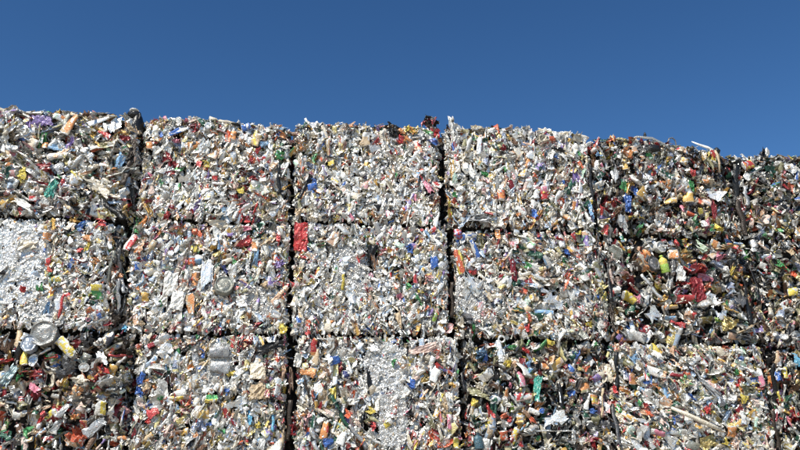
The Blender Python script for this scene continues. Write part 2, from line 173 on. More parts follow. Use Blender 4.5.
def can_proto(seed, squash=.4, crush=.6, segs=12, rings=7, ends=True, amp=1.0):
    V, F, U, E = [], [], [], []
    prof = [(-.5, .60), (-.5, .84), (-.47, .88), (-.40, 1.)]
    prof += [(x, 1.) for x in np.linspace(-.27, .27, rings - 2)]
    prof += [(.40, 1.), (.47, .86), (.5, .82), (.485, .78), (.46, .74)]
    for (x, r) in prof:
        for s in range(segs):
            a = 2 * math.pi * s / segs
            V.append((x * 1.75, r * .5 * math.cos(a), r * .5 * math.sin(a)))
    n = len(prof)
    for i in range(n - 1):
        for s in range(segs):
            t = (s + 1) % segs
            F.append((i * segs + s, i * segs + t, (i + 1) * segs + t, (i + 1) * segs + s))
            U.append(((i + .5) / (n - 1), (s + .5) / segs)); E.append(i < 2 or i >= n - 4)
    F.append(tuple(range(segs))[::-1]); U.append((0, 0)); E.append(True)
    F.append(tuple((n - 1) * segs + s for s in range(segs))); U.append((1, 0)); E.append(True)
    V = np.array(V)
    # buckled wall
    c = V.copy(); c[:, 0] = 0
    wall = np.clip(1 - (np.abs(V[:, 0]) / .85) ** 4, 0, 1)
    k = ridged(V, seed, 5.5) * .30 * wall * amp
    V = V - c * (.18 * wall + np.maximum(k, -.1))[:, None] * 1.0
    for _ in range(3):                                  # dents
        p = V[rng.integers(len(V))]; d = np.linalg.norm(V - p, axis=1)
        V[:, 1:] *= (1 - .55 * amp * np.clip(1 - d / .42, 0, 1))[:, None]
    V[:, 0] += ridged(V, seed + 9, 4) * .05 * amp
    V[:, 2] *= squash; V[:, 0] *= crush
    V = fold(V, .7 * amp, 2, .12)
    V += rng.normal(size=V.shape) * .012 * amp
    return Proto(V, F, U, E)

def sheet_proto(seed, nx=9, ny=8, folds=6, amp=1.2, rag=.25, thick=.5):
    V, F, U, E = [], [], [], []
    for j in range(ny):
        for i in range(nx):
            V.append((i / (nx - 1) - .5, j / (ny - 1) - .5, 0))
    V = np.array(V)
    edge = (np.abs(V[:, 0]) > .49) | (np.abs(V[:, 1]) > .49)
    V[:, :2] *= 1 - rag * rng.random(len(V))[:, None] * edge[:, None]
    V[:, :2] += rng.normal(size=(len(V), 2)) * .018
    V[:, 2] += ridged(V * 1., seed, 8) * .2 + ridged(V, seed + 5, 17) * .11
    V = fold(V, amp, folds, .05)
    V += rng.normal(size=V.shape) * .01
    def vid(i, j): return j * nx + i
    for j in range(ny - 1):
        for i in range(nx - 1):
            a, b, c, d = vid(i, j), vid(i + 1, j), vid(i + 1, j + 1), vid(i, j + 1)
            if (i + j) % 2: F += [(a, b, c), (a, c, d)]
            else: F += [(a, b, d), (b, c, d)]
            U += [((i + .5) / nx, (j + .5) / ny)] * 2; E += [False, False]
    return Proto(V, F, U, E)

def disc_proto(seed, segs=18, dent=.12, tin=False):
    V, F, U, E = [], [], [], []
    prof = [(1., -.5 if tin else -.12), (1., 0), (.97, .06), (.92, .06), (.88, -.02), (.62, -.03), (.58, .01), (.25, .0)]
    for (r, z) in prof:
        for s in range(segs):
            a = 2 * math.pi * s / segs; V.append((r * .5 * math.cos(a), r * .5 * math.sin(a), z * .5))
    n = len(prof)
    for i in range(n - 1):
        for s in range(segs):
            t = (s + 1) % segs
            F.append((i * segs + s, i * segs + t, (i + 1) * segs + t, (i + 1) * segs + s))
            U.append((.5 + i / n * .5, s / segs)); E.append(i in (0, 1, 2))
    F.append(tuple((n - 1) * segs + s for s in range(segs))); U.append((.9, .5)); E.append(False)
    V = np.array(V)
    V[:, 2] += ridged(V, seed, 5) * dent * 1.3
    V[:, :2] *= 1 + (ridged(V, seed + 3, 3) * .10)[:, None]
    V = fold(V, .45, 1, .2)
    return Proto(V, F, U, E)

def strip_proto(seed, n=9):
    V, F, U, E = [], [], [], []
    r = np.random.default_rng(seed)
    for i in range(n + 1):
        x = i / n - .5; tw = r.normal() * .5; o = .12 * math.sin(i * 1.1 + seed) + r.normal() * .05
        for s in (-1, 1):
            for zz in (-.12, .12):
                V.append((x, o + s * .38 * math.cos(tw) - zz * math.sin(tw), s * .38 * math.sin(tw) + zz * math.cos(tw)))
    for i in range(n):
        a = i * 4; b = a + 4
        for p, q in ((0, 1), (1, 3), (3, 2), (2, 0)):
            F.append((a + p, a + q, b + q, b + p)); U.append((i / n, .5)); E.append(False)
    F.append((0, 2, 3, 1)); U.append((0, .5)); E.append(False)
    k = n * 4; F.append((k, k + 1, k + 3, k + 2)); U.append((1, .5)); E.append(False)
    return Proto(V, F, U, E)

def box_proto(seed, nx=10, ny=9):
    """flattened box: two skins and rims, softly dented"""
    V, F, U, E = [], [], [], []
    r = np.random.default_rng(seed)
    for side in (0, 1):
        for j in range(ny):
            for i in range(nx):
                x = i / (nx - 1) - .5; y = j / (ny - 1) - .5
                V.append((x, y, (1 if side else -1) * .5))
    V = np.array(V); top = V[:, 2] > 0
    V[top, 2] += (ridged(V, seed, 4)[top]) * .9 + (ridged(V, seed + 2, 11)[top]) * .7 + r.normal(size=top.sum()) * .12
    V[:, :2] += ridged(V, seed + 4, 5)[:, None] * .13; V[:, 0] += ridged(V, seed + 7, 6) * .08
    N = nx * ny
    def vid(i, j, s): return s * N + j * nx + i
    for s in (0, 1):
        for j in range(ny - 1):
            for i in range(nx - 1):
                q = (vid(i, j, s), vid(i + 1, j, s), vid(i + 1, j + 1, s), vid(i, j + 1, s))
                F.append(q if s else q[::-1]); U.append((i / nx, j / ny)); E.append(False)
    ring = [(i, 0) for i in range(nx)] + [(nx - 1, j) for j in range(1, ny)] + [(i, ny - 1) for i in range(nx - 2, -1, -1)] + [(0, j) for j in range(ny - 2, 0, -1)]
    for k in range(len(ring)):
        a, b = ring[k], ring[(k + 1) % len(ring)]
        F.append((vid(*a, 0), vid(*b, 0), vid(*b, 1), vid(*a, 1))); U.append((0, 0)); E.append(False)
    return Proto(V, F, U, E)

def tri_proto(seed):
    p = box_proto(seed)
    V = p.V.copy(); t = (V[:, 1] + .5); V[:, 0] = V[:, 0] * (.12 + .88 * t) - .2 * (1 - t)
    p.V = V; return p

def bottle_proto(seed, segs=14):
    prof = [(-.5, .5), (-.5, .9), (-.46, 1), (-.3, .95), (-.25, 1), (0, 1), (.05, .94), (.1, 1), (.22, .95), (.3, .7), (.36, .38), (.4, .32), (.41, .40), (.5, .40), (.5, .2)]
    V, F, U, E = [], [], [], []
    for (x, r) in prof:
        for s in range(segs):
            a = 2 * math.pi * s / segs; V.append((x * 1.9, r * .5 * math.cos(a), r * .5 * math.sin(a)))
    n = len(prof)
    for i in range(n - 1):
        for s in range(segs):
            t = (s + 1) % segs
            F.append((i * segs + s, i * segs + t, (i + 1) * segs + t, (i + 1) * segs + s)); U.append((i / (n - 1), s / segs)); E.append(False)
    F.append(tuple(range(segs))[::-1]); U.append((0, 0)); E.append(False)
    F.append(tuple((n - 1) * segs + s for s in range(segs))); U.append((1, 0)); E.append(False)
    V = np.array(V); V[:, 1:] *= (1 - .25 * np.clip(ridged(V, seed, 4), 0, 1))[:, None]
    V = fold(V, .35, 1, .2)
    return Proto(V, F, U, E)

def ribbed_proto(seed, segs=16, rings=17):
    """a food tin lying on its side with rolled ribs round it"""
    V, F, U, E = [], [], [], []
    for i in range(rings):
        x = i / (rings - 1) - .5; r = 1 - (.07 if i % 2 else 0)
        for s in range(segs):
            a = 2 * math.pi * s / segs; V.append((x * 1.5, r * .5 * math.cos(a), r * .5 * math.sin(a) * .8))
    for i in range(rings - 1):
        for s in range(segs):
            t = (s + 1) % segs
            F.append((i * segs + s, i * segs + t, (i + 1) * segs + t, (i + 1) * segs + s)); U.append((i / rings, s / segs)); E.append(False)
    F.append(tuple(range(segs))[::-1]); U.append((0, 0)); E.append(True)
    F.append(tuple((rings - 1) * segs + s for s in range(segs))); U.append((1, 0)); E.append(True)
    V = np.array(V); V[:, 2] += ridged(V, seed, 4) * .22; V[:, 1] += ridged(V, seed + 1, 5) * .12; V[:, 0] += ridged(V, seed + 2, 5) * .1
    return Proto(V, F, U, E)

def ring_proto(seed, n=20, m=6, r=.13):
    V, F, U, E = [], [], [], []
    for i in range(n):
        a = 2 * math.pi * i / n
        for j in range(m):
            b = 2 * math.pi * j / m; q = .5 - r + r * math.cos(b)
            V.append((q * math.cos(a), q * math.sin(a), r * math.sin(b)))
    for i in range(n):
        for j in range(m):
            k, l = (i + 1) % n, (j + 1) % m
            F.append((i * m + j, k * m + j, k * m + l, i * m + l)); U.append((0, 0)); E.append(False)
    return Proto(V, F, U, E)

def pressed_proto(seed, n=64, m=64):
    """a broad patch of bare aluminium pressed flat: many small creases, torn edge, small holes"""
    r = np.random.default_rng(seed); V, F, U, E = [], [], [], []
    for j in range(m):
        for i in range(n): V.append((i / (n - 1) - .5, j / (m - 1) - .5, 0))
    V = np.array(V); V[:, :2] += r.normal(size=(len(V), 2)) * .006
    h = np.zeros(len(V))
    for f, a in ((14, .35), (34, .40), (80, .30)): h += ridged(V, seed + f, f * .8) * a
    V[:, 2] = h + r.normal(size=len(V)) * .10
    rad = ((np.abs(V[:, 0]) * 2) ** 3.2 + (np.abs(V[:, 1]) * 2) ** 3.2) + ridged(V, seed + 3, 9) * .35 + r.normal(size=len(V)) * .12
    hole = ridged(V, seed + 4, 26) + r.normal(size=len(V)) * .18
    ok = (rad < .95) & (hole < .50)
    for j in range(m - 1):
        for i in range(n - 1):
            a = j * n + i; q = (a, a + 1, a + n + 1, a + n)
            if all(ok[k] for k in q):
                F += [(q[0], q[1], q[2]), (q[0], q[2], q[3])] if (i + j) % 2 else [(q[0], q[1], q[3]), (q[1], q[2], q[3])]
                U += [(i / n, j / m)] * 2; E += [False] * 2
    lo, hi = V[:, 2].min(), V[:, 2].max(); V[:, 2] = (V[:, 2] - lo) / (hi - lo) - .5
    return Proto(V, F, U, E, keep=True)

P_PRESS = [pressed_proto(500 + i) for i in range(6)]
P_CAN = [can_proto(100 + i, rng.uniform(.22, .5), rng.uniform(.45, .95), amp=rng.uniform(1.0, 1.7)) for i in range(30)]
P_SHEET = [sheet_proto(200 + i, folds=int(rng.integers(4, 10)), amp=rng.uniform(1.0, 2.3)) for i in range(34)]
P_WAD = [sheet_proto(600 + i, 9, 8, folds=int(rng.integers(3, 6)), amp=rng.uniform(.6, 1.2), rag=.35) for i in range(24)]
P_FLAT = [sheet_proto(260 + i, 13, 11, folds=5, amp=.8, rag=.25) for i in range(8)]
P_DISC = [disc_proto(300 + i) for i in range(6)]
P_TIN = [disc_proto(320 + i, 24, .05, True) for i in range(3)]
P_STRIP = [strip_proto(340 + i) for i in range(8)]
P_BOX = [box_proto(360 + i) for i in range(5)]
P_TRI = [tri_proto(380)]; P_BOT = [bottle_proto(390 + i) for i in range(4)]; P_RIB = [ribbed_proto(395)]; P_RING = [ring_proto(1)]

for p_ in P_SHEET + P_FLAT + P_WAD + P_PRESS + P_BOX: p_.flat[:] = True
# ------------------------------------------------------------------ colours: (r,g,b), metalness, roughness
C = dict(
    silver=((.92, .905, .86), .60, .28), dull=((.70, .69, .65), .6, .36), foil=((.70, .69, .665), .6, .33), champagne=((.85, .75, .58), .48, .34),
    white=((.84, .825, .77), .15, .32), cream=((.78, .69, .53), .08, .42), grey=((.40, .41, .42), .35, .42), darkgrey=((.12, .12, .125), .3, .42),
    khakigrey=((.26, .27, .23), .25, .42), silvergrey=((.30, .30, .285), .35, .4), paleblue=((.38, .44, .52), .3, .32),
    black=((.012, .012, .013), .05, .4), darkbrown=((.05, .032, .02), .1, .5),
    red=((.60, .035, .035), .15, .36), darkred=((.28, .012, .02), .2, .36), redorange=((.72, .12, .03), .15, .38), pink=((.70, .20, .30), .1, .42),
    pinktan=((.72, .52, .44), .0, .6), orange=((.75, .28, .06), .1, .42), amber=((.78, .45, .07), .15, .42), yellow=((.80, .62, .05), .1, .42),
    gold=((.55, .43, .14), .6, .4), tan=((.58, .42, .24), .05, .55), khaki=((.34, .32, .16), .1, .5), lime=((.38, .60, .06), .1, .42),
    green=((.05, .32, .09), .15, .38), palegreen=((.55, .68, .48), .1, .45), darkgreen=((.02, .10, .06), .2, .38), teal=((.03, .34, .26), .1, .42),
    slateteal=((.06, .14, .18), .2, .4), cyan=((.12, .45, .68), .1, .4), palecyan=((.50, .68, .70), .1, .4), sky=((.25, .48, .75), .15, .38),
    blue=((.04, .16, .55), .2, .36), navy=((.02, .03, .14), .2, .38), slate=((.20, .25, .38), .2, .42), violet=((.30, .20, .52), .1, .42),
    peach=((.84, .50, .30), .25, .38), lemon=((.84, .72, .30), .25, .38), rose=((.78, .38, .38), .25, .38), ice=((.50, .64, .82), .3, .34), mint=((.50, .72, .58), .25, .36),
    brown=((.16, .08, .04), .1, .5))
for k in list(C):                      # weathered inks: a little greyer than fresh ones
    c = np.array(C[k][0]); g = c.mean(); C[k] = (c * .88 + g * .12, C[k][1], C[k][2])
INKS = ['red', 'red', 'darkred', 'redorange', 'redorange', 'pink', 'orange', 'orange', 'amber', 'amber', 'yellow', 'gold', 'gold', 'tan', 'tan', 'tan', 'khaki', 'khaki', 'green', 'darkgreen',
        'sky', 'blue', 'slate', 'violet', 'red', 'gold', 'champagne', 'amber', 'black', 'brown', 'pinktan', 'pinktan', 'cream']
PASTEL = ['peach', 'peach', 'peach', 'lemon', 'lemon', 'rose', 'ice', 'ice', 'mint', 'pinktan']
DARKS = ['black', 'black', 'darkgrey', 'darkgrey', 'brown', 'darkbrown', 'khaki', 'darkgreen', 'darkred', 'grey', 'khakigrey']

def paint(p, A, B=None, pat=0, wear=.05, rnd=None):
    """per-face colour of one piece: base A, print B, bare metal where it is an end or scratched"""
    rnd = rnd or rng
    a = np.empty((p.nf, 5)); a[:, :3] = C[A][0]; a[:, 3] = C[A][1]; a[:, 4] = C[A][2]
    if B:
        u, v = p.U[:, 0], p.U[:, 1]; o = rnd.random()
        if pat == 0: m = (np.abs((v - o + .5) % 1 - .5) < .2)
        elif pat == 1: m = (u > .3) & (u < .55 + .2 * o)
        elif pat == 2: m = ((v + u * .6 + o) % .5 < .2)
        elif pat == 3: m = np.hypot(u - .5, (v - o + .5) % 1 - .5) < .24
        elif pat == 4: m = u > .5
        else: m = (p.noise * 7 + o) % 1 < .4
        a[m, :3] = C[B][0]; a[m, 3] = C[B][1]; a[m, 4] = C[B][2]
    m = p.E | ((p.noise * 13 + rnd.random()) % 1 < wear)
    a[m, :3] = C['silver'][0]; a[m, 3] = C['silver'][1]; a[m, 4] = .36
    a[:, :3] *= rnd.uniform(.72, 1.06)
    return a

def build(name, items, parent=None, mat=None, loc=(0, 0, 0)):
    """items: (proto, 4x4 or (M3, t), paint array) -> ONE mesh object"""
    nv = sum(i[0].n for i in items); nl = sum(len(i[0].loops) for i in items); nf = sum(i[0].nf for i in items)
    V = np.empty((nv, 3), np.float32); L = np.empty(nl, np.int32); T = np.empty(nf, np.int32); P = np.empty((nf, 5), np.float32)
    a = b = c = 0
    for p, M3, t, col in items:
        V[a:a + p.n] = p.V @ M3.T + t
        L[b:b + len(p.loops)] = p.loops + a
        T[c:c + p.nf] = p.tot; P[c:c + p.nf] = col
        a += p.n; b += len(p.loops); c += p.nf
    me = bpy.data.meshes.new(name)
    me.vertices.add(nv); me.vertices.foreach_set('co', V.ravel())
    me.loops.add(nl); me.loops.foreach_set('vertex_index', L)
    me.polygons.add(nf); me.polygons.foreach_set('loop_start', np.concatenate([[0], np.cumsum(T)[:-1]]).astype(np.int32))
    me.update(calc_edges=True)
    q = me.attributes.new('paint', 'FLOAT_COLOR', 'FACE'); q.data.foreach_set('color', np.ascontiguousarray(P[:, :4]).ravel())
    q = me.attributes.new('rough', 'FLOAT', 'FACE'); q.data.foreach_set('value', np.ascontiguousarray(P[:, 4]))
    q = me.attributes.new('sharp_face', 'BOOLEAN', 'FACE'); q.data.foreach_set('value', np.concatenate([i[0].flat for i in items]))
    me.materials.append(mat or M_SCRAP)
    o = bpy.data.objects.new(name, me); COL.objects.link(o); o.location = loc
    if parent: o.parent = parent
    return o

def basis(n, ang, tilt, w, h, t, rnd=None):
    """frame whose third axis is n tipped by tilt; first axis at ang in the plane; scaled to w,h,t"""
    rnd = rnd or rng
    n = np.array(n, float); n /= np.linalg.norm(n)
    upv = np.array([0, 0, 1.]) if abs(n[2]) < .85 else np.array([0, -1., 0])
    x = np.cross(upv, n); x /= np.linalg.norm(x); y = np.cross(n, x)
    a = rnd.uniform(0, 2 * math.pi); n2 = n + (x * math.cos(a) + y * math.sin(a)) * math.tan(min(abs(tilt), 1.4)); n2 /= np.linalg.norm(n2)
    x2 = x * math.cos(ang) + y * math.sin(ang); x2 -= n2 * (x2 @ n2); x2 /= np.linalg.norm(x2)
    y2 = np.cross(n2, x2)
    return np.stack([x2 * w, y2 * h, n2 * t], axis=1)

# ------------------------------------------------------------------ the look of each bale
# rough: how far pieces stand out and tip over; ink: share of coloured pieces; size; bare: share of bare aluminium; dirn: main lay of the pieces (degrees) and how strongly
ST = dict(
    TA=dict(tone=0.97, dark=0.12, rough=.78, ink=.27, size=1.05, bare=.5, dirn=(-20, .3)), TB=dict(dark=0.11, rough=.55, ink=.24, size=.85, bare=.6, dirn=(78, .7)),
    TC=dict(dark=0.1, rough=.5, ink=.24, size=.82, bare=.62, dirn=(82, .6)), TD=dict(dark=0.14, rough=.6, ink=.22, size=.88, bare=.6, dirn=(82, .75)),
    TE=dict(tone=0.9, dark=0.3, rough=1.2, ink=.36, size=.98, bare=.42, dirn=(82, .6)), TF=dict(tone=0.82, dark=0.34, rough=1.05, ink=.33, size=1., bare=.48, dirn=(80, .5)),
    MA=dict(dark=0.1, rough=.4, ink=.22, size=.72, bare=.7, dirn=(80, .2)), MB=dict(dark=0.11, rough=.5, ink=.30, size=.85, bare=.6, dirn=(78, .7)),
    MC=dict(dark=0.11, rough=.5, ink=.24, size=.8, bare=.64, dirn=(82, .75)), MD=dict(dark=0.17, rough=.75, ink=.24, size=.88, bare=.58, dirn=(-65, .4)),
    ME=dict(tone=0.86, dark=0.36, rough=1.35, ink=.34, size=1.12, bare=.42, dirn=(-55, .4)), MF=dict(tone=0.8, dark=0.4, rough=1.15, ink=.34, size=1., bare=.42, dirn=(80, .5)),
    LA=dict(tone=0.95, dark=0.27, rough=1.35, ink=.36, size=1.12, bare=.4, dirn=(50, .2)), LB=dict(dark=0.15, rough=.65, ink=.26, size=.88, bare=.58, dirn=(78, .7)),
    LC=dict(dark=0.12, rough=.6, ink=.27, size=.86, bare=.55, dirn=(85, .6)), LD=dict(tone=0.86, dark=0.37, rough=1.2, ink=.32, size=.98, bare=.4, dirn=(70, .5)),
    LE=dict(dark=0.16, rough=.7, ink=.33, size=.85, bare=.5, dirn=(-50, .5)), LF=dict(tone=0.84, dark=0.36, rough=1.1, ink=.34, size=1.02, bare=.42, dirn=(80, .5)))
# flat patches of pressed bare aluminium: centre x, z from the bale's foot, half width, half height
ZONES = dict(MA=[(-.55, .55, .62, .52), (.1, .2, .2, .3)], LC=[(.02, .55, .22, .6), (-.1, .95, .3, .15)], MB=[(.25, .35, .35, .3), (-.3, .25, .3, .2)],
             MC=[(-.25, .45, .3, .35), (.1, .3, .3, .25)], TC=[(.1, .5, .5, .35)], TB=[(-.2, .3, .4, .25)], TD=[(-.35, .4, .25, .4)],
             MD=[(-.5, .5, .2, .25), (.25, .35, .2, .2)], LB=[(.15, .75, .25, .2), (.3, .4, .15, .15)])

DEPTH = 1.15
# height of the top edge along a bale whose top is not level (share of its height, left to right)
TOPS = dict(TE=[(-.5, .94), (-.3, .99), (-.12, 1.0), (.1, .955), (.25, .93), (.5, .86)], TA=[(-.5, 1.01), (0, 1.0), (.5, .99)], TB=[(-.5, .97), (-.3, 1.01), (.4, .99), (.5, .95)],
            TD=[(-.5, 1.0), (.2, 1.0), (.5, .975)], TF=[(-.5, .99), (0, 1.0), (.5, 1.0)])
def topf(key, u):
    t = TOPS.get(key)
    return 1. if not t else float(np.interp(u, [a for a, b in t], [b for a, b in t]))
EDGE_R = dict(TE=(.05, .17), ME=(.10, .16), MF=(.13, .06), TF=(.15, .06), MD=(.07, .11), LE=(.06, .10), LF=(.12, .06), LD=(.13, .10), MA=(.05, .24), TA=(.05, .13), LC=(.08, .08), TD=(.08, .06), LA=(.05, .09), LB=(.06, .09))
def front_y(x, z, W, H, r, ph, er=None):
    """how far behind the front plane the face lies at x,z: soft corners and a slow wave"""
    y = 0.
    rl, rr = er or (r, r)
    for d, q in ((x + W / 2, rl), (W / 2 - x, rr), (min(z, H - z), r)):
        if d < q: y = max(y, q - math.sqrt(max(q * q - (q - d) ** 2, 0)))
    y -= .022 * math.sin(3.1 * x / W * 2 + ph) * math.cos(2.6 * z / H * 2 + ph * 1.7)
    return y

def random_piece(st, silver):
    """type, prototype, size, paint"""
    q = rng.random()
    s = st['size'] * .92 * math.exp(min(rng.normal(), 1.7) * .30)
    if silver: s *= .85
    if st['rough'] < .8: s *= 1.10
    e = (1.14 if st['rough'] < .8 else 1.05) * math.exp(max(-1.6, min(rng.normal(), 1.6)) * .22)
    pk = .26 if st['rough'] < 1 else .36
    if rng.random() < .06: s *= 1.3
    if q < pk: p = P_CAN[rng.integers(len(P_CAN))]; w, h, t = .105 * s * e, .066 * s / e, .034 * s; ty = 'k'
    elif q < .88: p = (P_WAD if st['rough'] < .8 and rng.random() < .6 else P_SHEET)[rng.integers(len(P_WAD))]; w, h, t = .118 * s * e, .064 * s / e, (.040 + .022 * st['rough']) * s; ty = 'f'
    elif q < .90: p = P_DISC[rng.integers(len(P_DISC))]; w = h = .055 * s; t = .02; ty = 'd'
    elif q < .99: p = P_STRIP[rng.integers(len(P_STRIP))]; w, h, t = .13 * s, .020 * s, .026 * s; ty = 's'
    else: p = P_BOX[rng.integers(len(P_BOX))]; w, h, t = .08 * s, .06 * s, .02; ty = 'x'
    ink = (st['ink'] + (.07 if st['rough'] < .8 else .02)) * (.35 if silver else 1); bare = st['bare'] - .08 + (.2 if silver else 0)
    z = rng.random(); dk = st['dark'] * (.2 if silver else 1)
    soft = rng.random() < (.35 if st['rough'] < .8 else .2)
    if z < ink:
        A = PASTEL[rng.integers(len(PASTEL))] if soft else INKS[rng.integers(len(INKS))]; B = (['white', 'silver', 'white', 'cream'] + INKS)[rng.integers(4 + len(INKS))] if rng.random() < .6 else None
    elif z < ink + dk:
        A = DARKS[rng.integers(len(DARKS))]; B = 'dull' if rng.random() < .25 else None
    elif z < ink + dk + (1 - ink - dk) * bare:
        A = rng.choice(['silver', 'silver', 'silver', 'dull', 'champagne', 'silver', 'silver', 'white']); B = (PASTEL + INKS)[rng.integers(len(PASTEL + INKS))] if rng.random() < (.35 if ty == 'k' else .16) else None
    else:
        A = rng.choice(['white', 'white', 'cream', 'dull', 'dull', 'white', 'champagne']); B = INKS[rng.integers(len(INKS))] if rng.random() < .25 else None
    pt = paint(p, A, B, int(rng.integers(6)), rng.choice([.02, .08, .25])); pt[:, :3] *= st.get('tone', 1)
    return ty, p, w, h, t, pt, s

TYPE_NAME = dict(p='pressed_foil', k='crushed_can', f='crumpled_wrapper', s='metal_or_shade_strip', d='can_lid', x='flattened_box', t='torn_flap', D='tin_lid', K='food_tin', b='plastic_bottle', r='ribbed_tin', O='metal_ring')
TYPE_WORD = dict(p='pressed foil', k='crushed can', f='crumpled scrap', s='strip', d='can lid', x='flattened box', t='torn flap', D='round tin', K='dented food tin', b='plastic bottle', r='ribbed tin', O='metal ring')
WORD = dict(redorange='orange-red', darkred='dark red', darkgrey='dark grey', khakigrey='greenish grey', silvergrey='silver grey', paleblue='pale blue', pinktan='pinkish tan', palegreen='pale green',
            darkgreen='dark green', slateteal='dark teal', palecyan='pale blue', sky='light blue', navy='navy blue', slate='slate blue', darkbrown='dark brown')

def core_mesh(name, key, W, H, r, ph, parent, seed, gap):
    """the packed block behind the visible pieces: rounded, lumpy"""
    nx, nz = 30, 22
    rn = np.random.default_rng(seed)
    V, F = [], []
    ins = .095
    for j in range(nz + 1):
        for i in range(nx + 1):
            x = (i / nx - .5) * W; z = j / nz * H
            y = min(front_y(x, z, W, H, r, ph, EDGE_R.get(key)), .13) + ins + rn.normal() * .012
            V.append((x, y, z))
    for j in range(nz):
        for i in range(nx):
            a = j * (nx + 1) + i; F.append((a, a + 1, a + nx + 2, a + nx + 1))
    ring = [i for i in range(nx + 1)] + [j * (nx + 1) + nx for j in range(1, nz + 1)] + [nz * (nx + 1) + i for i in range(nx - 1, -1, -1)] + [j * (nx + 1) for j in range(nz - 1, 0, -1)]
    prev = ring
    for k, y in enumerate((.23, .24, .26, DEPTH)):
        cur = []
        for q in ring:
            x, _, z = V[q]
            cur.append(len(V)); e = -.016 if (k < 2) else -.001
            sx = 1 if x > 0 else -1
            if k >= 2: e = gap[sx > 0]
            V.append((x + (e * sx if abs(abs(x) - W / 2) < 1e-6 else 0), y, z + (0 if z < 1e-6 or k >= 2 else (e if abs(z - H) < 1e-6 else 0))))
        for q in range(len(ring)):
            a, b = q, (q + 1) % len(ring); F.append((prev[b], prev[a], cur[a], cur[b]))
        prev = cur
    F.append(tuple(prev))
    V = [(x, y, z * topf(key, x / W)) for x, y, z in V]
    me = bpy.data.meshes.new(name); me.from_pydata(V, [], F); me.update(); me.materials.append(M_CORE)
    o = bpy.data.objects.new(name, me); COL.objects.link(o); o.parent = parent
    return o

